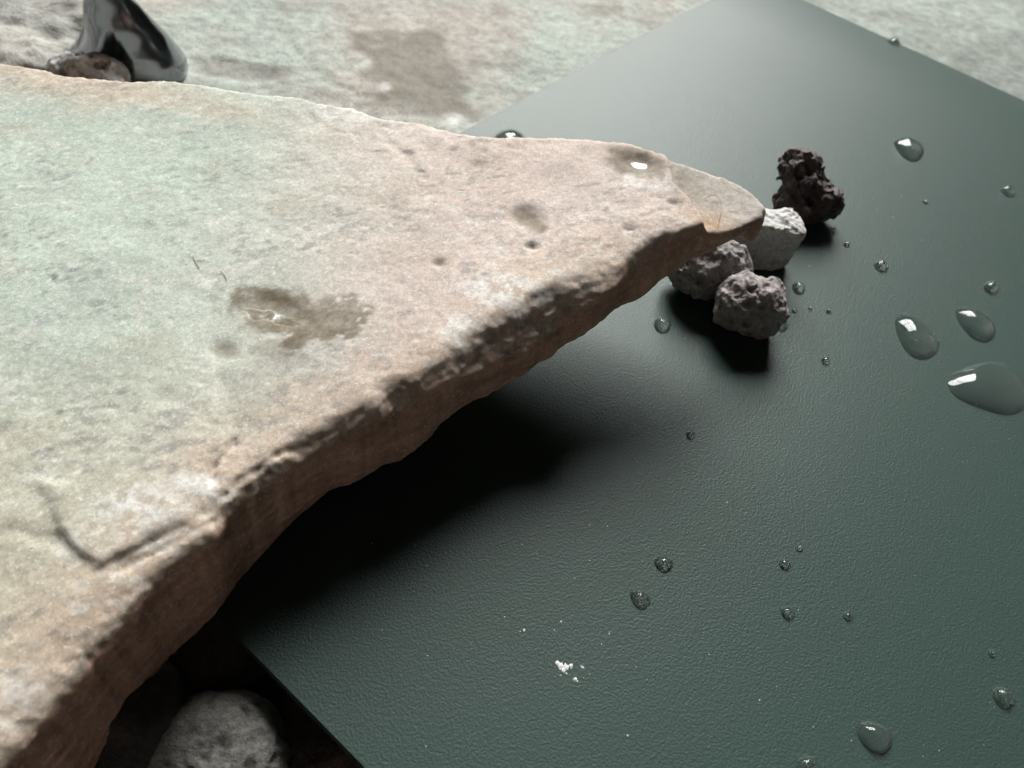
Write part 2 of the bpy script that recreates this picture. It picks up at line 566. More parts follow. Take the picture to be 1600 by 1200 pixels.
def at_top(px, py):
    p = at(px, py, 0.034)
    for _ in range(12):
        p = at(px, py, plane_z(p[0], p[1]))
    return p


def path_top(pts):
    return np.array([at_top(x, y)[:2] for x, y in pts])


topw = path_top(top_px)
off = np.array([[-0.075, 0.008], [-0.12, 0.02], [-0.19, 0.05], [-0.215, 0.11], [-0.20, 0.165]])
topw = np.concatenate([topw, off])
bw = []
for x, y in bot_px:
    z = 0.02
    for _ in range(14):
        p = at(x, y, z)
        z = float(plane_z(p[0], p[1]) - thickness(p[0]))
    bw.append(p[:2])
far_bot = [p + np.array([0.001, -0.006]) for p in topw[2:30]]
botw = np.concatenate([np.array(far_bot), np.array(bw), off + np.array([0.012, 0.003])])

h = 0.00060
x0, y0, z0 = -0.226, -0.004, -0.010
nx, ny, nz = int(0.298 / h), int(0.222 / h), int(0.060 / h)
gx = x0 + np.arange(nx) * h
gy = y0 + np.arange(ny) * h
X, Y = np.meshgrid(gx, gy, indexing='ij')
P2 = np.stack([X.ravel(), Y.ravel(), np.zeros(X.size)], 1)
nz2 = lambda s, o, sd: fbm(P2, s, o, sd).reshape(X.shape)
sdt = seg_dist(X, Y, topw, True) + 0.0005 * nz2(130, 4, 41) + 0.0003 * nz2(700, 2, 141)
sdb = seg_dist(X, Y, botw, True) + 0.0007 * nz2(170, 3, 42)

ztop = plane_z(X, Y) + 0.0007 * nz2(24, 3, 43) + 0.00032 * nz2(110, 4, 44)
XW = X + 0.0011 * nz2(190, 4, 145)
YW = Y + 0.0011 * nz2(190, 4, 146)
inner = lambda pts: seg_dist(XW, YW, path_top(pts), True)
line = lambda pts: seg_dist(XW, YW, path_top(pts), False)
# raised flake in the lower left of the face
flake = inner([(185, 640), (130, 720), (105, 745), (50, 745), (62, 775), (80, 800), (86, 838), (112, 862), (160, 893), (250, 838), (290, 812), (335, 775),
               (332, 745), (345, 715), (370, 690), (372, 660), (350, 620), (338, 590), (334, 545), (336, 480), (300, 440), (230, 470), (215, 560)])
flake = flake + 0.0007 * nz2(260, 3, 46)
near = smooth(0.125, 0.068, Y)
ztop += (0.0002 + 0.0007 * near) * smooth(0.0008, -0.0014 - 0.004 * (1 - near) - 0.002 * smooth(0.062, 0.072, Y), flake)
# lower, greyer layer at the tip
tip = inner([(1042, 238), (1050, 262), (1062, 285), (1078, 303), (1092, 322), (1106, 349), (1140, 372), (1230, 330), (1200, 270), (1120, 235)])
tip = tip + 0.0006 * nz2(300, 3, 47)
tipfade = smooth(0.205, 0.175, Y + 0 * X) * 0.75 + 0.25
ztop -= 0.0030 * tipfade * smooth(0.0008, -0.0012, tip)
# chipped bevel strips along the near lip: layered ledges
near_lip = line([(60, 1060), (120, 985), (165, 930), (215, 885), (270, 845), (330, 800), (380, 757), (425, 728), (480, 695), (545, 655), (600, 628), (660, 596)])
led_n = 0.0012 * nz2(420, 3, 48)
gv, gw = nz2(140, 3, 147), nz2(330, 2, 148)
for pts, depth, wd in (([(160, 893), (195, 872), (235, 848), (262, 828), (290, 815), (325, 790), (347, 768)], 0.0008, 0.0005),
                       ([(175, 900), (215, 876), (262, 846), (320, 812), (372, 772), (420, 730)], 0.0008, 0.0006),
                       ([(350, 768), (400, 728), (440, 706), (500, 676), (560, 640)], 0.0007, 0.0005),
                       ([(372, 660), (360, 690), (347, 714), (335, 736), (331, 748)], 0.0011, 0.0006),
                       ([(330, 470), (333, 545), (350, 600), (370, 650)], 0.0002, 0.0005),
                       ([(0, 830), (40, 835), (85, 850)], 0.0004, 0.0010),
                       ([(590, 200), (620, 232), (645, 262), (660, 280)], 0.00035, 0.0008),
                       ([(230, 276), (255, 270), (272, 266)], 0.0003, 0.0005),
                       ([(730, 550), (800, 500), (860, 478), (930, 452)], 0.0009, 0.0008),
                       ([(760, 555), (830, 520), (880, 498), (950, 455)], 0.0012, 0.0007)):
    dd = line(pts) + led_n * 0.5
    ztop -= depth * np.exp(-(dd / (wd * (1 + 0.5 * gw))) ** 2) * np.clip(0.62 + 0.45 * gv, 0.25, 1.0)
# pits and chips
for (cx, cy, r, dep) in ((995, 250, 0.005, 0.0012), (822, 338, 0.0042, 0.0010), (832, 383, 0.0017, 0.0010), (686, 411, 0.0016, 0.0006), (1055, 316, 0.0016, 0.0006),
                         (983, 355, 0.0014, 0.0005), (350, 548, 0.003, 0.0006), (82, 436, 0.0009, 0.0006), (748, 258, 0.002, 0.0004), (455, 492, 0.009, 0.0006)):
    c = at_top(cx, cy)
    ztop -= dep * np.exp(-((X - c[0]) ** 2 + (Y - c[1]) ** 2) / (r * 0.8) ** 2)
# two hollows that hold a film of water lie level
for (cx, cy, r) in ((422, 493, 0.0065), (998, 252, 0.0034)):
    c = at_top(cx, cy)
    w_ = np.exp(-(((X - c[0]) ** 2 + ((Y - c[1]) * 1.3) ** 2) / r ** 2) ** 2)
    zc = ztop[int((c[0] - x0) / h), int((c[1] - y0) / h)]
    ztop = ztop * (1 - 0.9 * w_) + (zc - 0.0001) * 0.9 * w_
# the chipped strip near the middle of the lip slopes down towards the edge
cz = at_top(840, 490)
chip = np.exp(-(((X - cz[0]) / 0.022) ** 2 + ((Y - cz[1]) / 0.022) ** 2))
ztop -= 0.0045 * chip * smooth(-0.0085, 0.0008, sdt) ** 1.3
lowleft = smooth(0.085, 0.045, Y)
ztop -= 0.0019 * lowleft * smooth(-0.008, 0.001, sdt)
midlip = smooth(0.02, -0.01, X) * smooth(0.06, 0.09, Y) * smooth(0.17, 0.12, Y)
ztop -= 0.0024 * midlip * smooth(-0.005, 0.001, sdt)

zbot = plane_z(X, Y) - thickness(X) + 0.0007 * nz2(60, 3, 51)
kr = 0.0012 + 0.0018 * lowleft + 0.0020 * midlip + 0.0015 * chip
gz = (z0 + np.arange(nz) * h).astype(np.float32)
F = np.empty((nx, ny, nz), np.float32)
thick = np.maximum(ztop - zbot, 0.002)
for k in range(nz):
    z = gz[k]
    t = np.clip((ztop - z) / thick, 0, 1)
    # the broken face bulges a little between its two edges
    sd = sdt * (1 - t) + sdb * t - 0.0010 * np.sin(np.pi * t) * smooth(-0.02, 0, np.maximum(sdt, sdb))
    a = sd
    b = z - ztop
    hh = np.maximum(kr - np.abs(a - b), 0) / kr
    d = np.maximum(a, b) + hh * hh * kr * 0.25
    c2 = zbot - z
    k2 = 0.003
    hh = np.maximum(k2 - np.abs(d - c2), 0) / k2
    F[:, :, k] = np.maximum(d, c2) + hh * hh * k2 * 0.25
F[0], F[-1] = 1, 1
F[:, 0], F[:, -1] = 1, 1
F[:, :, 0], F[:, :, -1] = 1, 1
V, Q = surface_nets(F, h, (x0, y0, z0))
del F
Nn = quad_normals(V, Q)
V = V.astype(np.float64)
face = smooth(0.75, 0.25, Nn[:, 2])                 # 1 on the broken sides
ii = np.clip(((V[:, 0] - x0) / h).astype(int), 0, nx - 1)
jj = np.clip(((V[:, 1] - y0) / h).astype(int), 0, ny - 1)
lipw = smooth(-0.0075, -0.001, sdt[ii, jj])
# ragged strata: noise stretched along the bedding (flat in z)
al = V[:, 0] * 0.47 + V[:, 1] * 0.88
Ps = np.stack([al * 0.45, V[:, 0] * 0.88 - V[:, 1] * 0.47, V[:, 2] * 1.7], 1)
d1 = fbm(Ps, 430, 4, 61)
d2 = fbm(V, 900, 3, 62)
d3 = fbm(Ps, 150, 3, 63)
farside = smooth(0.15, 0.17, V[:, 1] + 0.28 * V[:, 0])
rough_amp = 0.00007 + 0.00026 * np.maximum(face * 0.7, lipw * (1 - 0.6 * farside))
chipv = chip[ii, jj]
V += Nn * ((d1 * rough_amp * (1 + 1.3 * chipv) + d2 * (0.00006 + 0.00012 * lipw) + (0.0004 * d3 + 0.00016 * fbm(Ps, 1100, 3, 64)) * face)[:, None])
pit = smooth(0.30, 0.55, fbm(V * np.array([1, 1.5, 1]), 420, 3, 65)) * smooth(-0.2, 0.4, fbm(V, 60, 2, 66))
V -= Nn * (0.00014 * pit * (1 - face))[:, None]
me = mesh_np('stone_slab', V, Q)

X1, Y1 = V[:, 0], V[:, 1]
xy = np.stack([X1, Y1, np.zeros(len(V))], 1)
na = fbm(xy, 18, 4, 71); nb = fbm(xy * np.array([1, 1.6, 1]), 75, 4, 72); nc = fbm(xy, 380, 3, 73); ne = fbm(xy, 1100, 2, 74)
MINT = np.array([0.45, 0.515, 0.45]); PINK = np.array([0.56, 0.465, 0.42]); TAN = np.array([0.47, 0.415, 0.315]); ORANGE = np.array([0.53, 0.41, 0.325])
# mint on the far left, grey pink towards the tip, ochre along the near edge
u = X1 * 0.93 + Y1 * 0.10
wp_ = smooth(-0.075, 0.005, u + 0.02 * na)[:, None]
rgb = MINT * (1 - wp_) + PINK * wp_
wt = (smooth(0.115, 0.055, Y1 + 0.02 * na + 0.12 * (X1 + 0.06)) * 0.75)[:, None]
rgb = rgb * (1 - wt) + TAN * wt
wo = (smooth(-0.020, -0.002, sdt[ii, jj] + 0.006 * nb) * (1 - farside) * 0.8)[:, None]
rgb = rgb * (1 - wo) + ORANGE * wo
rgb = rgb * (1 + 0.09 * nb + 0.06 * nc + 0.05 * na)[:, None]
# dark grey mineral specks, clustered
cl = smooth(0.05, 0.45, fbm(xy, 45, 3, 75)) * smooth(0.28, 0.5, nc + 0.35 * ne)
rgb = rgb * (1 - 0.5 * cl[:, None]) + np.array([0.2, 0.2, 0.21]) * 0.5 * cl[:, None]

# flecks: pale and dark grains lying along the bedding, tan staining, a few old scratches
fx = xy @ np.array([[0.93, -0.36, 0], [0.36, 0.93, 0], [0, 0, 1.0]])
stain = 0.22 * smooth(0.05, 0.5, fbm(fx * np.array([1, 1.7, 1]), 62, 4, 171))
rgb = rgb * (1 - stain[:, None]) + np.array([0.40, 0.325, 0.235]) * stain[:, None]
pale = smooth(0.22, 0.42, fbm(fx * np.array([1, 2.3, 1]), 360, 3, 172)) * smooth(-0.25, 0.3, fbm(xy, 38, 3, 173)) * 0.42
rgb = rgb * (1 - pale[:, None]) + np.array([0.68, 0.67, 0.63]) * pale[:, None]
dark = smooth(0.24, 0.42, fbm(fx * np.array([1, 2.0, 1]) + 3.1, 400, 3, 174)) * smooth(-0.1, 0.35, fbm(xy, 48, 3, 175) + 0.25 * wo[:, 0] + 0.1 * wp_[:, 0]) * 0.45
rgb = rgb * (1 - dark[:, None]) + np.array([0.19, 0.18, 0.18]) * dark[:, None]
for pts, wd, s_ in (([(190, 438), (250, 448), (300, 436), (350, 425), (395, 412)], 0.0009, 0.5), ([(330, 350), (350, 340), (362, 360), (366, 385)], 0.0008, 0.45),
                    ([(500, 432), (545, 400), (590, 372)], 0.0006, 0.35), ([(620, 330), (660, 312), (700, 296)], 0.0006, 0.4), ([(410, 350), (408, 385), (402, 425)], 0.0006, 0.45),
                    ([(60, 395), (120, 408), (150, 412)], 0.0008, 0.3), ([(215, 520), (222, 470), (235, 430)], 0.0008, 0.3), ([(700, 380), (760, 366), (800, 358)], 0.0006, 0.3)):
    q = seg_dist(X1, Y1, path_top(pts), False) + 0.0006 * nb
    a_ = (s_ * np.exp(-(q / wd) ** 2) * np.clip(0.7 + nc, 0, 1))[:, None]
    rgb = rgb * (1 - a_) + np.array([0.66, 0.62, 0.56]) * a_


def spot(cx, cy, rx, ry, soft=0.5, ns=0.35, seed=81):
    c = at_top(cx, cy)
    q = np.sqrt(((X1 - c[0]) / rx) ** 2 + ((Y1 - c[1]) / ry) ** 2) + ns * (nb + 0.7 * nc)
    return smooth(1.0 + soft * 0.4, 1.0 - soft, q)


# white crust
white = np.zeros(len(V))
for (cx, cy, rx, ry, s) in ((805, 455, 0.013, 0.008, 0.8), (745, 520, 0.012, 0.006, 0.75), (870, 415, 0.008, 0.006, 0.35), (235, 790, 0.010, 0.007, 0.8), (310, 760, 0.009, 0.004, 0.75),
                            (130, 858, 0.006, 0.004, 0.6), (72, 725, 0.003, 0.006, 0.45), (15, 1100, 0.006, 0.007, 0.6), (1000, 280, 0.010, 0.004, 0.6), (545, 520, 0.007, 0.003, 0.5),
                            (530, 175, 0.010, 0.006, 0.6), (420, 155, 0.02, 0.003, 0.35), (350, 345, 0.004, 0.006, 0.45), (405, 400, 0.002, 0.007, 0.35),
                            (300, 440, 0.012, 0.002, 0.45), (240, 505, 0.008, 0.005, 0.3), (20, 515, 0.008, 0.003, 0.4), (310, 620, 0.006, 0.006, 0.4),
                            (660, 215, 0.016, 0.004, 0.3), (760, 400, 0.008, 0.004, 0.3), (900, 335, 0.009, 0.003, 0.3), (950, 330, 0.006, 0.004, 0.4), (1190, 305, 0.004, 0.006, 0.6)):
    m_ = spot(cx, cy, rx, ry, ns=0.6) * s * smooth(-0.35, 0.25, nc + 0.6 * ne + (s - 0.6) * 0.8)
    white = np.maximum(white, m_)
white *= (1 - face)
rgb = rgb * (1 - white[:, None]) + np.array([0.72, 0.71, 0.68]) * white[:, None]
# tip layer
tp = smooth(0.0006, -0.0012, tip[ii, jj])[:, None]
rgb = rgb * (1 - 0.75 * tp) + np.array([0.36, 0.335, 0.30]) * (1 + 0.15 * nc[:, None] + 0.1 * nb[:, None]) * 0.75 * tp
c = at_top(1115, 338)
rust = np.exp(-(((X1 - c[0]) / 0.006) ** 2 + ((Y1 - c[1]) / 0.005) ** 2))[:, None] * 0.8
rgb = rgb * (1 - rust) + np.array([0.42, 0.27, 0.16]) * rust
# broken face: raw brown-pink stone, bedded
side_c = np.array([0.52, 0.30, 0.225]) * (1 + 0.25 * d3 + 0.38 * d1 + 0.22 * nc + 0.15 * ne)[:, None]
fw = (face * 0.95)[:, None]
rgb = rgb * (1 - fw) + side_c * fw
# wet patches
wmain = seg_dist(X1, Y1, path_top([(352, 458), (400, 448), (440, 452), (500, 466), (550, 461), (577, 480), (570, 505), (545, 530), (500, 537), (455, 552), (438, 545),
                               (450, 525), (405, 520), (380, 505), (352, 478)]), True) + 0.0016 * (nb + 1.2 * nc + 0.8 * ne)
wet = np.clip(0.92 * smooth(0.0010, -0.0016, wmain) * (0.9 + 0.45 * fbm(xy, 170, 4, 91) + 0.25 * ne), 0, 1)
for (cx, cy, rx, ry, s) in ((995, 250, 0.0075, 0.006, 0.8), (820, 338, 0.006, 0.0042, 0.75), (840, 352, 0.003, 0.003, 0.8), (1080, 282, 0.006, 0.007, 0.35), (748, 258, 0.003, 0.003, 0.3),
                            (350, 548, 0.004, 0.0025, 0.5), (686, 411, 0.0025, 0.0016, 0.5), (430, 547, 0.006, 0.003, 0.4)):
    wet = np.maximum(wet, s * spot(cx, cy, rx, ry, ns=0.45))
wet *= (1 - face)
rgb = rgb * (1 - wet[:, None]) + np.array([0.145, 0.112, 0.066]) * (1 + 0.25 * nb + 0.2 * nc)[:, None] * wet[:, None]
# salt specks at the drying rim
rimw = smooth(0.0022, 0.0, np.abs(wmain + 0.0006)) * smooth(0.08, 0.35, ne + 0.5 * nc) * smooth(-0.052, -0.03, X1)
rgb = rgb * (1 - 0.8 * rimw[:, None]) + np.array([0.75, 0.74, 0.7]) * 0.8 * rimw[:, None]
# small dark chips
for (cx, cy, r) in ((828, 383, 0.0016), (82, 436, 0.0009), (1053, 315, 0.0016), (984, 356, 0.0010), (640, 240, 0.0016), (656, 268, 0.0014), (686, 411, 0.001), (310, 410, 0.0009),
                    (590, 238, 0.0007), (470, 310, 0.0007), (440, 328, 0.0005), (597, 325, 0.0005), (720, 297, 0.0006), (93, 645, 0.0010), (118, 585, 0.0008), (266, 500, 0.0006), (180, 495, 0.0006)):
    c = at_top(cx, cy)
    q = np.hypot((X1 - c[0]) * 0.7, (Y1 - c[1]) * 1.6) / r + 0.5 * nc
    a = smooth(1.1, 0.4, q)[:, None] * 0.75
    rgb = rgb * (1 - a) + np.array([0.13, 0.11, 0.10]) * a
put_color(me, rgb)
film = np.zeros(len(V))
for (cx, cy, rx, ry) in ((404, 490, 0.0050, 0.0018), (440, 500, 0.0035, 0.0012), (1000, 253, 0.0015, 0.0009)):
    film = np.maximum(film, spot(cx, cy, rx, ry, ns=0.8, soft=0.12))
put_float(me, np.maximum(wet * 0.08, film), 'wet')
slab = link('stone_slab', me, rock_material('slab_stone', 3000, 900, 0.13, 0.00025, 0.55, 0.6, 0.85, 0.14, grains=2300))
tag(slab, 'large pale broken stone slab with a pointed tip propped over the green sheet', 'stone slab')


# ------------------------------------------------------------------ lava rocks, pumice, pebbles
def blob_rock(name, balls, h, seed, k=0.003, pits=0.0, pit_scale=500, lump=0.0008, lump_scale=180, planes=(), color=None, mat=None, fine=0.00012, dents=()):
    """union of balls (x, y, z, rx, ry, rz) in metres, roughened; returns a linked object whose origin is at its base"""
    B = np.array(balls)
    lo = (B[:, :3] - B[:, 3:6]).min(0) - 0.0035
    hi = (B[:, :3] + B[:, 3:6]).max(0) + 0.0035
    base = np.array([(lo[0] + hi[0]) / 2, (lo[1] + hi[1]) / 2, 0.0])
    n = np.ceil((hi - lo) / h).astype(int) + 1
    g = [lo[k_] + np.arange(n[k_]) * h for k_ in range(3)]
    X, Y, Z = np.meshgrid(*g, indexing='ij')
    F = None
    for b in B:
        rr = min(b[3:6])
        q = np.sqrt(((X - b[0]) / b[3]) ** 2 + ((Y - b[1]) / b[4]) ** 2 + ((Z - b[2]) / b[5]) ** 2)
        d = (q - 1) * rr
        if F is None:
            F = d
        else:
            hh = np.maximum(k - np.abs(F - d), 0) / k
            F = np.minimum(F, d) - hh * hh * k * 0.25
    for (p, nrm) in planes:
        nrm = np.array(nrm, float); nrm /= np.linalg.norm(nrm)
        d = (X - p[0]) * nrm[0] + (Y - p[1]) * nrm[1] + (Z - p[2]) * nrm[2]
        kk = 0.0018
        hh = np.maximum(kk - np.abs(F - d), 0) / kk
        F = np.maximum(F, d) + hh * hh * kk * 0.25
    for (dx_, dy_, dz_, dr_) in dents:
        d = dr_ - np.sqrt((X - dx_) ** 2 + (Y - dy_) ** 2 + (Z - dz_) ** 2)
        kk = 0.0015
        hh = np.maximum(kk - np.abs(F - d), 0) / kk
        F = np.maximum(F, d) + hh * hh * kk * 0.25
    Pf = np.stack([X.ravel(), Y.ravel(), Z.ravel()], 1)
    near_ = np.abs(F.ravel()) < 0.004
    dsp = np.zeros(F.size)
    Pn = Pf[near_]
    dd = lump * 1.6 * fbm(Pn, lump_scale, 3, seed)
    if pits:
        for sc, am in ((pit_scale, 1.0), (pit_scale * 0.52, 1.4)):
            wv = worley(Pn + 0.0006 * np.stack([vnoise(Pn * 500, seed + 5), vnoise(Pn * 500, seed + 6), vnoise(Pn * 500, seed + 7)], 1), sc, seed + 3)
            dd = dd - pits * am * smooth(0.50, 0.12, wv) * smooth(-0.5, 0.2, vnoise(Pn * sc * 0.35, seed + 9))
    dsp[near_] = dd
    F = F - dsp.reshape(F.shape)
    F[0], F[-1] = 1, 1
    F[:, 0], F[:, -1] = 1, 1
    F[:, :, 0], F[:, :, -1] = 1, 1
    V, Q = surface_nets(F.astype(np.float32), h, lo)
    N = quad_normals(V, Q)
    V = V + N * (fine * fbm(V, 1100, 3, seed + 20) * 2.0)[:, None]
    zmin = V[:, 2].min()
    V = V - base
    me = mesh_np(name, V, Q)
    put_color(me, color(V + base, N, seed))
    put_float(me, np.zeros(len(V)), 'wet')
    return link(name, me, mat, loc=base)


lava_mat = rock_material('lava_stone', 2200, 700, 0.6, 0.0006, 0.0, 0.0, 0.8, 0.45)
dark_lava_mat = rock_material('dark_lava', 2000, 650, 0.6, 0.0006, 0.0, 0.12, 0.6, 0.5)
pumice_mat = rock_material('pumice_stone', 2200, 700, 0.6, 0.0005, 0.35, 0.0, 0.9, 0.3)


def col_mix(c0, c1, c2, s1=150, s2=420):
    c0, c1, c2 = map(np.array, (c0, c1, c2))
    def f(P, N, seed):
        a = smooth(-0.25, 0.45, fbm(P, s1, 3, seed + 40))[:, None]
        b = smooth(0.1, 0.6, fbm(P, s2, 3, seed + 41))[:, None]
        r = c0 * (1 - a) + c1 * a
        return r * (1 - b) + c2 * b
    return f


def ball(px, py, zc, rx, ry, rz):
    p = at(px, py, zc)
    return (p[0], p[1], zc, rx, ry, rz)


# dark scoria beyond the tip
o = blob_rock('lava_rock', [ball(1250, 262, 0.0150, 0.0072, 0.0062, 0.0064), ball(1255, 292, 0.0105, 0.0070, 0.0065, 0.0068), ball(1246, 318, 0.0060, 0.0078, 0.0075, 0.0062),
                            ball(1278, 312, 0.0072, 0.0078, 0.0066, 0.0066), ball(1290, 320, 0.0062, 0.0045, 0.0045, 0.0045)],
              0.00032, 101, k=0.002, pits=0.0013, pit_scale=330, lump=0.0011, lump_scale=260,
              color=col_mix((0.035, 0.026, 0.023), (0.062, 0.037, 0.029), (0.17, 0.14, 0.13), 130, 300), mat=dark_lava_mat)
tag(o, 'dark brown double lobed lava rock standing beyond the slab tip', 'lava rock', 'lava rocks around the slab tip')
# pale pumice under the tip
o = blob_rock('pumice_stone', [ball(1165, 384, 0.0105, 0.0125, 0.0095, 0.0100), ball(1200, 378, 0.0105, 0.0115, 0.0092, 0.0102), ball(1224, 380, 0.0098, 0.0072, 0.0080, 0.0090)],
              0.00032, 111, k=0.004, pits=0.00028, pit_scale=800, lump=0.0008, lump_scale=200,
              planes=[((0.07, at(1200, 402, 0.005)[1] - 0.0015, 0.008), (0.15, -1.0, -0.18)), ((at(1228, 380, 0.01)[0] + 0.0045, 0.2, 0.008), (1.0, 0.12, 0.10)), ((0.07, 0.2, 0.0178), (0.1, -0.05, 1.0))],
              color=col_mix((0.54, 0.54, 0.53), (0.64, 0.63, 0.61), (0.42, 0.41, 0.40), 200, 700), mat=pumice_mat)
tag(o, 'whitish pumice stone wedged beneath the slab tip', 'pumice stone', 'lava rocks around the slab tip')
# grey scoria half under the slab
o = blob_rock('lava_rock', [ball(1126, 419, 0.0100, 0.0078, 0.0070, 0.0080), ball(1092, 424, 0.0080, 0.0085, 0.0070, 0.0078), ball(1145, 425, 0.0085, 0.0055, 0.0055, 0.0065)],
              0.00032, 121, k=0.0025, pits=0.0009, pit_scale=560, lump=0.0013, dents=[(*at(1118, 395, 0.019)[:2], 0.019, 0.0035)],
              color=col_mix((0.27, 0.255, 0.25), (0.36, 0.335, 0.33), (0.12, 0.11, 0.11), 180, 400), mat=lava_mat)
tag(o, 'grey pitted lava rock half hidden under the slab edge', 'lava rock', 'lava rocks around the slab tip')
# small grey scoria in the open
o = blob_rock('lava_rock', [ball(1172, 470, 0.0100, 0.0088, 0.0080, 0.0078), ball(1160, 485, 0.0075, 0.0070, 0.0062, 0.0068), ball(1192, 478, 0.0090, 0.0068, 0.0070, 0.0068),
                            ball(1186, 508, 0.0030, 0.0038, 0.0040, 0.0034)],
              0.00030, 131, k=0.003, pits=0.0008, pit_scale=520, lump=0.0012, dents=[(*at(1160, 452, 0.0185)[:2], 0.0185, 0.0042), (*at(1200, 505, 0.006)[:2], 0.006, 0.0028)],
              planes=[((0.064, at(1172, 488, 0.008)[1] - 0.0035, 0.006), (0.05, -1.0, -0.35))],
              color=col_mix((0.30, 0.265, 0.26), (0.40, 0.365, 0.36), (0.15, 0.125, 0.12), 180, 420), mat=lava_mat)
tag(o, 'small reddish grey lava rock nearest the camera among the rocks at the tip', 'lava rock', 'lava rocks around the slab tip')
o = blob_rock('stone_chip', [ball(1072, 452, 0.0012, 0.0022, 0.0014, 0.0014)], 0.0002, 137, lump=0.0004, lump_scale=500,
              color=col_mix((0.5, 0.5, 0.49), (0.6, 0.6, 0.58), (0.4, 0.4, 0.4)), mat=pumice_mat)
tag(o, 'tiny pale stone chip in the shadow beside the half hidden lava rock', 'stone chip')

# pebbles in the dark hollow at the lower left
o = blob_rock('pebble', [ball(322, 1192, -0.0145, 0.0125, 0.0125, 0.0115), ball(350, 1205, -0.0160, 0.0125, 0.0120, 0.0105)],
              0.0004, 141, k=0.008, pits=0.00045, pit_scale=420, lump=0.0005, lump_scale=110,
              color=col_mix((0.165, 0.165, 0.15), (0.225, 0.22, 0.20), (0.075, 0.075, 0.07), 150, 320), mat=lava_mat)
tag(o, 'rounded grey pitted pebble at the lower left beside the sheet edge', 'pebble', 'pebbles under the sheet')
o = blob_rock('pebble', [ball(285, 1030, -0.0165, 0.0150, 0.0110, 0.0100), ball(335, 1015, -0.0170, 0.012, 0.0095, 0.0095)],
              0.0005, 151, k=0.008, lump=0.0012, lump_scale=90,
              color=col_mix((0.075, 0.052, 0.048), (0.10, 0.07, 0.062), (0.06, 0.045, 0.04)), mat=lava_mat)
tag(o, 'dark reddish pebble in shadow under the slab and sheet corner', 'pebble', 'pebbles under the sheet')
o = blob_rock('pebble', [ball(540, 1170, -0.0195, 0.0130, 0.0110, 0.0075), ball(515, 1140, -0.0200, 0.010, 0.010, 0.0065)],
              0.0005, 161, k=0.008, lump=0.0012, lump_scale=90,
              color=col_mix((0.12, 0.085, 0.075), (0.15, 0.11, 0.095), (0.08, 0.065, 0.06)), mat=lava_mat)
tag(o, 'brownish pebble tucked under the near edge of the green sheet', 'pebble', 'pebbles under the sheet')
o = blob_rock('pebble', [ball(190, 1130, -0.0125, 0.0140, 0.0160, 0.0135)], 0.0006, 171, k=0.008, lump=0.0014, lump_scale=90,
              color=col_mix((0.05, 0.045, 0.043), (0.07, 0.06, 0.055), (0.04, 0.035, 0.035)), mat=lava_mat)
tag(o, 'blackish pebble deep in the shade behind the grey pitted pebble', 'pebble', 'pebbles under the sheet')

# glossy black stone at the upper left
m, nt, bs = new_mat('obsidian')
L = nt.links.new
bs.inputs['Base Color'].default_value = (0.26, 0.28, 0.30, 1)
bs.inputs['Metallic'].default_value = 1.0
bs.inputs['Roughness'].default_value = 0.16
tc = nd(nt, 'ShaderNodeTexCoord')
nn = nd(nt, 'ShaderNodeTexNoise', Scale=45.0, Detail=1.0)
L(tc.outputs['Object'], nn.inputs['Vector'])
bp = nd(nt, 'ShaderNodeBump', Strength=0.6, Distance=0.006)
L(nn.outputs['Fac'], bp.inputs['Height']); L(bp.outputs[0], bs.inputs['Normal'])
obs_mat = m
ob = at(196, 130, GZ)


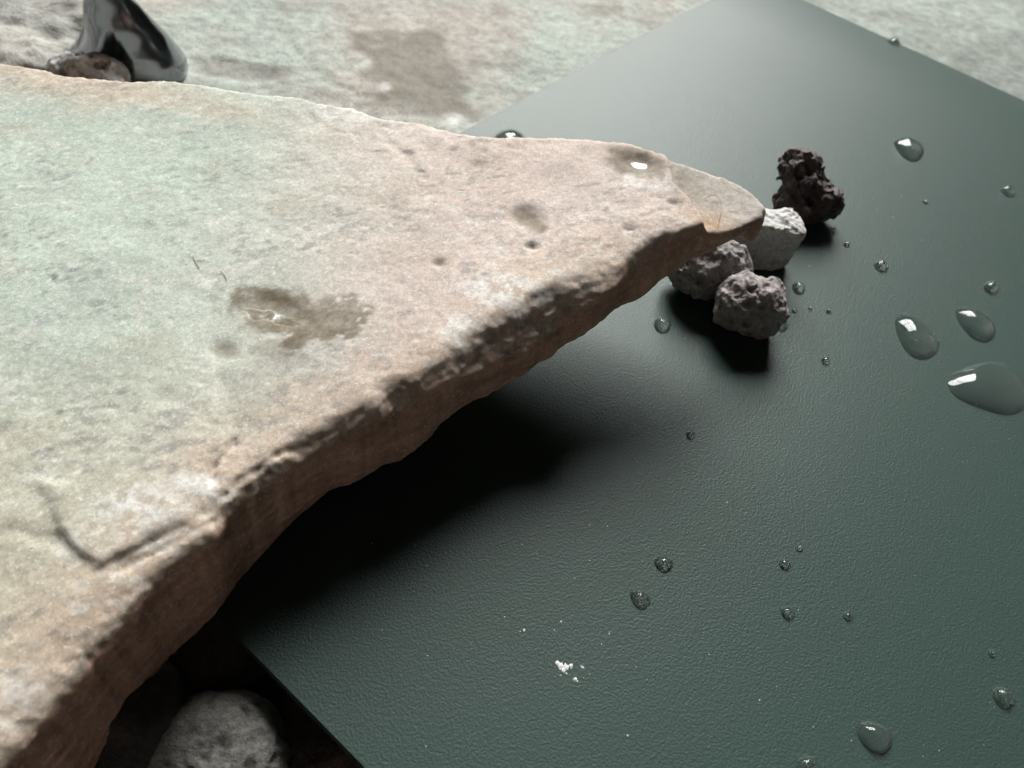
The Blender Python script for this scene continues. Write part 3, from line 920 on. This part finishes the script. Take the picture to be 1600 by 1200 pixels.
def obsidian():
    """a smooth body lofted through level rings, wavy like shell-broken glass"""
    rows = [(142, 78, 282), (130, 80, 285), (118, 84, 288), (105, 92, 291), (90, 110, 291), (75, 128, 285), (60, 137, 276), (40, 143, 263), (20, 147, 249),
            (0, 150, 235), (-25, 155, 219), (-45, 162, 206), (-58, 172, 194)]
    y_ = ob[1] + 0.012
    rings = []
    for py, xl, xr in rows:
        p, q = [PITCH_ROWS @ np.array([(x - 800) / FOCAL, (py - 600) / FOCAL, 1.0]) for x in (xl, xr)]
        p, q = p * (y_ / p[1]), q * (y_ / q[1])
        rings.append(((p[0] + q[0]) / 2, (q[0] - p[0]) / 2, CAM_H + (p[2] + q[2]) / 2))
    R = np.array(rings)
    R = R[np.argsort(R[:, 2])]
    zz = np.linspace(GZ - 0.002, R[-1, 2], 70)
    cx, hw = np.interp(zz, R[:, 2], R[:, 0]), np.interp(zz, R[:, 2], R[:, 1])
    for _ in range(6):
        hw[1:-1] = 0.25 * hw[:-2] + 0.5 * hw[1:-1] + 0.25 * hw[2:]
        cx[1:-1] = 0.25 * cx[:-2] + 0.5 * cx[1:-1] + 0.25 * cx[2:]
    hw[-1] = 0.003
    n = 96
    V = []
    for z, c, w in zip(zz, cx, hw):
        yc = y_ - 0.30 * (z - GZ)
        for k in range(n):
            t = 2 * math.pi * k / n
            V.append((c + w * math.cos(t), yc + 0.75 * w * math.sin(t), z))
    V = np.array(V)
    wv = fbm(V, 55, 2, 301)
    ax = np.stack([np.repeat(cx, n), np.repeat(y_ - 0.30 * (zz - GZ), n), V[:, 2]], 1)
    V = ax + (V - ax) * (1 + 0.10 * wv)[:, None]
    V = np.vstack([V, [[cx[-1], y_ - 0.30 * (zz[-1] - GZ), zz[-1] + 0.002]], [[cx[0], y_, zz[0]]]])
    Q = []
    m_ = len(zz)
    for a in range(m_ - 1):
        for k in range(n):
            k2 = (k + 1) % n
            Q.append((a * n + k, a * n + k2, (a + 1) * n + k2, (a + 1) * n + k))
    base = np.array([ob[0], y_, GZ])
    F = list(Q) + [((m_ - 1) * n + k, (m_ - 1) * n + (k + 1) % n, m_ * n) for k in range(n)] + [((k + 1) % n, k, m_ * n + 1) for k in range(n)]
    me = bpy.data.meshes.new('black_stone')
    me.from_pydata((V - base).tolist(), [], F)
    me.polygons.foreach_set('use_smooth', np.ones(len(F), bool))
    return link('black_stone', me, obs_mat, loc=base)


o = obsidian()
tag(o, 'tall glossy black glassy stone standing behind the slab at the upper left', 'black stone')
o = blob_rock('lava_rock', [ball(112, 124, -0.018, 0.0085, 0.008, 0.0085), ball(142, 125, -0.0165, 0.010, 0.008, 0.0100), ball(168, 130, -0.018, 0.008, 0.008, 0.0085)], 0.0006, 191, k=0.005, pits=0.0014, pit_scale=260,
              color=col_mix((0.42, 0.42, 0.41), (0.55, 0.55, 0.53), (0.14, 0.14, 0.14), 160, 260), mat=lava_mat)
tag(o, 'mottled grey rock peeping over the slab at the foot of the black stone', 'rock')

o = blob_rock('flat_stone', [ball(-15, 45, -0.024, 0.046, 0.050, 0.014)], 0.0010, 201, k=0.004, lump=0.0030, lump_scale=60,
              planes=[((-0.2, 0.3, -0.0145), (0.05, -0.06, 1.0))],
              color=col_mix((0.30, 0.305, 0.285), (0.37, 0.355, 0.325), (0.22, 0.215, 0.20), 45, 160), mat=bpy.data.materials['paving_stone'])
tag(o, 'flat grey stone lying left of the glossy black stone at the upper left', 'stone')

# ------------------------------------------------------------------ water drops
m = bpy.data.materials.new('water')
m.use_nodes = True
nt = m.node_tree
nt.nodes.remove(nt.nodes['Principled BSDF'])
gls = nd(nt, 'ShaderNodeBsdfGlass', Roughness=0.02, IOR=1.333)
gls.inputs['Color'].default_value = (1, 1, 1, 1)
dif = nd(nt, 'ShaderNodeBsdfDiffuse')                 # pale diffuse share imitates light gathered inside the drops
dif.inputs['Color'].default_value = (0.17, 0.22, 0.20, 1)
mxs = nd(nt, 'ShaderNodeMixShader')
mxs.inputs[0].default_value = 0.14
nt.links.new(gls.outputs[0], mxs.inputs[1])
nt.links.new(dif.outputs[0], mxs.inputs[2])
nt.links.new(mxs.outputs[0], nt.nodes['Material Output'].inputs['Surface'])
water = m


WETTED = []


def drop(outline, label, height):
    """outline: closed loop of points on the sheet; a cap with a steep contact rim"""
    P = np.asarray(outline)
    c = P.mean(0)
    # smooth closed resample
    n = 56
    seg = np.linalg.norm(np.roll(P, -1, 0) - P, axis=1)
    s = np.concatenate([[0], np.cumsum(seg)])
    Pc = np.vstack([P, P[:1]])
    t = np.linspace(0, s[-1], n, endpoint=False)
    R = np.stack([np.interp(t, s, Pc[:, k]) for k in range(2)], 1)
    for _ in range(3):
        R = 0.5 * R + 0.25 * (np.roll(R, 1, 0) + np.roll(R, -1, 0))
    rings = np.sin(np.linspace(0, math.pi / 2, 16))[1:]
    rs = sheet_height(c)
    V = [(0, 0, height)]
    for r in rings:
        zz = height * (1 - r * r) ** 0.92 - 0.00004 * (r > 0.999)
        for q in R:
            V.append((*((q - c) * r), zz))
    F = [(0, 1 + k, 1 + (k + 1) % n) for k in range(n)]
    for j in range(len(rings) - 1):
        a, b = 1 + j * n, 1 + (j + 1) * n
        for k in range(n):
            k2 = (k + 1) % n
            F.append((a + k, b + k, b + k2, a + k2))
    area = sum(R[k][0] * R[(k + 1) % n][1] - R[(k + 1) % n][0] * R[k][1] for k in range(n))
    if area < 0:
        F = [f[::-1] for f in F]
    me = bpy.data.meshes.new('water_drop')
    me.from_pydata(V, [], F)
    me.polygons.foreach_set('use_smooth', np.ones(len(F), bool))
    o = link('water_drop', me, water, loc=(c[0], c[1], rs))
    WETTED.append((c[0], c[1], rs, 0.5 * min(np.ptp(R[:, 0]), np.ptp(R[:, 1]))))
    tag(o, label, 'water drop', 'water drops on the green sheet')
    return o


def sheet_height(p):
    q = np.asarray(p) - A_
    return float(sheet_z(q @ eu, q @ ev))


def px_ellipse(cx, cy, a, b, deg, tear=0.0, wob=0.0, seed=0):
    r = random.Random(seed)
    ph = [r.uniform(0, 6.28) for _ in range(3)]
    pts = []
    for k in range(40):
        t = 2 * math.pi * k / 40
        x = a * math.cos(t)
        y = b * math.sin(t)
        if tear:
            y *= (1 + tear * math.cos(t))          # narrow towards the upper left
        s = 1 + wob * math.sin(2 * t + ph[0]) + wob * 0.7 * math.sin(3 * t + ph[1])
        d = math.radians(deg)
        pts.append((cx + s * (x * math.cos(d) - y * math.sin(d)), cy + s * (x * math.sin(d) + y * math.cos(d))))
    z0_ = 0.0
    c = at(cx, cy, 0)[:2]
    z0_ = sheet_height(c)
    return path(pts, z0_)


DROPS = [
    (1420, 232, 26, 17, 27, 0.22, 'almond shaped drop alone on the far part of the sheet, right of the dark rock'),
    (1575, 299, 12, 8, 10, 0.15, 'flat oval drop by the right picture edge, below the far almond shaped one'),
    (1446, 315, 5, 4.5, 20, 0, 'speck of a drop below the far almond shaped one'),
    (1301, 360, 7, 6, 20, 0, 'tiny dim drop touching the shadow of the dark lava rock'),
    (1323, 382, 5.5, 5, 20, 0, 'tiny clear drop just right of and below the shadow of the dark rock'),
    (1377, 416, 12, 9.5, 20, 0.1, 'small round drop in the open, right of the pale pumice'),
    (1548, 449, 12, 10.5, 20, 0, 'round drop near the right picture edge, above the two long drops'),
    (1248, 450, 11, 10, 30, 0, 'drop half inside the shadow of the pale pumice stone'),
    (1221, 509, 10.5, 9.5, 25, 0, 'drop at the right foot of the small reddish grey lava rock'),
    (1295, 486, 5, 4.5, 0, 0, 'rightmost of the row of tiny drops beside the small reddish grey rock'),
    (1266, 483, 3.6, 3.2, 0, 0, 'middle one of the row of tiny drops beside the small reddish grey rock'),
    (1241, 486, 4.2, 3.6, 0, 0, 'leftmost of the row of tiny drops beside the small reddish grey rock'),
    (1035, 508, 14, 12.5, 30, 0, 'round drop between the slab edge and the small reddish grey rock'),
    (1431, 525, 42, 28, 48, 0.18, 'long pear shaped drop, left one of the pair above the largest drop'),
    (1524, 506, 36, 21, 36, 0.15, 'slim pear shaped drop, right one of the pair above the largest drop'),
    (1290, 564, 7.5, 7, 20, 0, 'small round drop alone below the row of tiny drops'),
    (1079, 680, 7.5, 7, 20, 0, 'dim little drop in the end of the slab shadow'),
    (1037, 881, 15.5, 12.5, 28, 0.05, 'rounded upper drop of the pair left of centre below the slab shadow'),
    (1000, 936, 18, 13.5, 38, 0.22, 'pointed lower drop of the pair left of centre below the slab shadow'),
    (1249, 857, 6.5, 5.5, 35, 0, 'upper tiny drop of the touching looking pair in the lower middle'),
    (1226, 882, 10.5, 8.5, 35, 0, 'lower small drop of the touching looking pair in the lower middle'),
    (1231, 958, 12.5, 10, 35, 0.05, 'left drop of the level pair in the lower middle'),
    (1325, 963, 8.5, 7.5, 45, 0, 'right and smaller drop of the level pair in the lower middle'),
    (1550, 1021, 7.5, 6.2, 35, 0, 'tiny drop above the pointed one at the lower right'),
    (1568, 1089, 21, 15.5, 40, 0.15, 'pointed drop at the lower right picture edge'),
    (1366, 1151, 31, 23, 40, 0.12, 'big egg shaped drop near the bottom, second largest in the lower half'),
    (1262, 1198, 21, 17, 40, 0, 'drop cut by the bottom picture edge'),
    (796, 222, 26, 20, 5, 0, 'drop peeping out behind the far edge of the slab'),
    (1398, 64, 11, 7, 15, 0, 'faint drop on the rolled far edge of the sheet'),
]
for k, (cx, cy, a, b, deg, tear, label) in enumerate(DROPS):
    ol = px_ellipse(cx, cy, a, b, deg, tear, 0.012 + (0.02 if a > 20 else 0), k)
    size = math.sqrt(np.ptp(ol[:, 0]) * np.ptp(ol[:, 1])) / 2
    drop(ol, label, min(size * 0.62, 0.0030))
big = path([(1478, 600), (1489, 583), (1515, 572), (1544, 564), (1570, 567), (1591, 582), (1602, 597), (1608, 620), (1600, 642), (1573, 651), (1544, 643), (1515, 633),
            (1492, 623), (1483, 613)])
drop(big, 'largest flat irregular drop at the right picture edge', 0.0036)

# water fills the grain of the plastic: no relief where a drop stands
nt = sheet.data.materials[0].node_tree
L = nt.links.new
tcs = nd(nt, 'ShaderNodeTexCoord')
bump_n = next(q for q in nt.nodes if q.type == 'BUMP')
prev = None
for (cx, cy, cz, rr) in WETTED:
    di = nd(nt, 'ShaderNodeVectorMath', operation='DISTANCE')
    L(tcs.outputs['Object'], di.inputs[0])
    di.inputs[1].default_value = (cx, cy, cz)
    mp = nd(nt, 'ShaderNodeMapRange')
    mp.inputs['From Min'].default_value = rr * 0.9
    mp.inputs['From Max'].default_value = rr * 1.08
    mp.inputs['To Max'].default_value = bump_n.inputs['Strength'].default_value if prev is None else 1.0
    L(di.outputs['Value'], mp.inputs['Value'])
    if prev is None:
        prev = mp.outputs[0]
    else:
        mu = nd(nt, 'ShaderNodeMath', operation='MULTIPLY')
        L(prev, mu.inputs[0]); L(mp.outputs[0], mu.inputs[1])
        prev = mu.outputs[0]
L(prev, bump_n.inputs['Strength'])

# ------------------------------------------------------------------ small things
chalk, nt, bs = new_mat('dried_white')
bs.inputs['Base Color'].default_value = (0.72, 0.73, 0.72, 1)
bs.inputs['Roughness'].default_value = 0.9


def flecks(name, spots, mat, thick=0.00012):
    """thin crusts lying on the sheet: ragged low caps"""
    V, F = [], []
    r = random.Random(5)
    for (px, py, rad) in spots:
        p = at(px, py, 0)
        p[2] = sheet_height(p[:2])
        n = 11
        b = len(V)
        V.append((p[0], p[1], p[2] + thick + rad * 0.06))
        for k in range(n):
            q = rad * r.uniform(0.55, 1.25)
            a = 2 * math.pi * k / n
            V.append((p[0] + q * 0.6 * math.cos(a), p[1] + q * 0.6 * math.sin(a), p[2] + thick * r.uniform(0.5, 1.3)))
        for k in range(n):
            q = rad * r.uniform(0.7, 1.4)
            a = 2 * math.pi * (k + 0.3) / n
            V.append((p[0] + q * math.cos(a), p[1] + q * math.sin(a), p[2] - 0.00003))
        for k in range(n):
            k2 = (k + 1) % n
            F += [(b, b + 1 + k, b + 1 + k2), (b + 1 + k, b + 1 + n + k, b + 1 + n + k2, b + 1 + k2)]
    base = np.array(V).mean(0)
    me = bpy.data.meshes.new(name)
    me.from_pydata((np.array(V) - base).tolist(), [], F)
    return link(name, me, mat, loc=base)


r = random.Random(3)
sm = [(876, 1040, 0.00075), (884, 1042, 0.0007), (892, 1040, 0.0005), (872, 1036, 0.0005), (880, 1047, 0.0005), (899, 1061, 0.0004), (902, 1064, 0.00025), (911, 1043, 0.0003),
      (908, 1041, 0.0002), (876, 1055, 0.0002), (921, 1053, 0.00016), (885, 1052, 0.00025)]
tag(flecks('white_smear', sm, chalk), 'dried white smear on the sheet near the bottom centre', 'smear')
dust = [(819, 984, 0.00032), (813, 986, 0.00015), (952, 990, 0.0002), (877, 971, 0.0002), (866, 984, 0.00015), (1136, 785, 0.0002), (1187, 1094, 0.0002), (981, 1149, 0.0002), (940, 1006, 0.00012)]
for k in range(120):
    dust.append((r.uniform(560, 1590), r.uniform(300, 1190), r.choice((0.00007, 0.00009, 0.00013))))
dust = [d for d in dust if d[1] > 1250 - d[0] * 0.95 or d[0] > 1250]
o = flecks('dust', dust, chalk, 0.00005)
tag(o, 'pale dust specks scattered over the green sheet', kind='stuff')


def fibre(name, pts, rad, mat):
    P = np.array(pts)
    t = np.linspace(0, len(P) - 1, 8 * (len(P) - 1) + 1)
    C = np.stack([np.interp(t, np.arange(len(P)), P[:, k]) for k in range(3)], 1)
    for _ in range(14):
        C[1:-1] = 0.25 * C[:-2] + 0.5 * C[1:-1] + 0.25 * C[2:]
    T = np.gradient(C, axis=0)
    T /= np.linalg.norm(T, axis=1)[:, None]
    a = np.cross(T, np.array([0.3, 0.2, 0.93]))
    a /= np.linalg.norm(a, axis=1)[:, None]
    b = np.cross(T, a)
    n = 6
    base = C.mean(0)
    V = [tuple(C[i] + rad * (math.cos(2 * math.pi * k / n) * a[i] + math.sin(2 * math.pi * k / n) * b[i]) - base) for i in range(len(C)) for k in range(n)]
    F = [(i * n + k, i * n + (k + 1) % n, (i + 1) * n + (k + 1) % n, (i + 1) * n + k) for i in range(len(C) - 1) for k in range(n)]
    me = bpy.data.meshes.new(name)
    me.from_pydata(V, [], F)
    me.polygons.foreach_set('use_smooth', np.ones(len(F), bool))
    return link(name, me, mat, loc=base)


hair, nt, bs = new_mat('hair')
bs.inputs['Base Color'].default_value = (0.30, 0.21, 0.12, 1)
bs.inputs['Roughness'].default_value = 0.5
dg = bpy.context.evaluated_depsgraph_get()


def on_scene(px, py, lift):
    """the first surface of the scene under that point of the picture, a little raised"""
    d = Vector(PITCH_ROWS @ np.array([(px - 800) / FOCAL, (py - 600) / FOCAL, 1.0])).normalized()
    ok, loc, nrm, *_ = scene.ray_cast(dg, Vector((0, 0, CAM_H)), d)
    return np.array(loc) + np.array([0, 0, lift])


dg = bpy.context.evaluated_depsgraph_get(); dg.update()
pts = [on_scene(1100, 312, 0.0003), on_scene(1116, 308, 0.0012), on_scene(1124, 325, 0.0020), on_scene(1123, 345, 0.0018)]
e_ = pts[-1]
pts += [e_ + np.array([-0.0003, -0.0035, -0.003]), e_ + np.array([0.0010, -0.0060, -0.0065]), e_ + np.array([0.0030, -0.0070, -0.0085])]
tag(fibre('hair', pts, 0.00006, hair), 'fine golden hair curling over the edge at the slab tip', 'hair')
for pp, lab in (([(302, 402), (306, 412), (312, 419)], 'short brown fibre on the mint coloured part of the slab'),
                ([(345, 424), (350, 428), (354, 437)], 'tiny brown fibre on the slab above the wet patch')):
    tag(fibre('fibre', [on_scene(x, y, 0.0002) for x, y in pp], 0.00007, hair), lab, 'fibre')
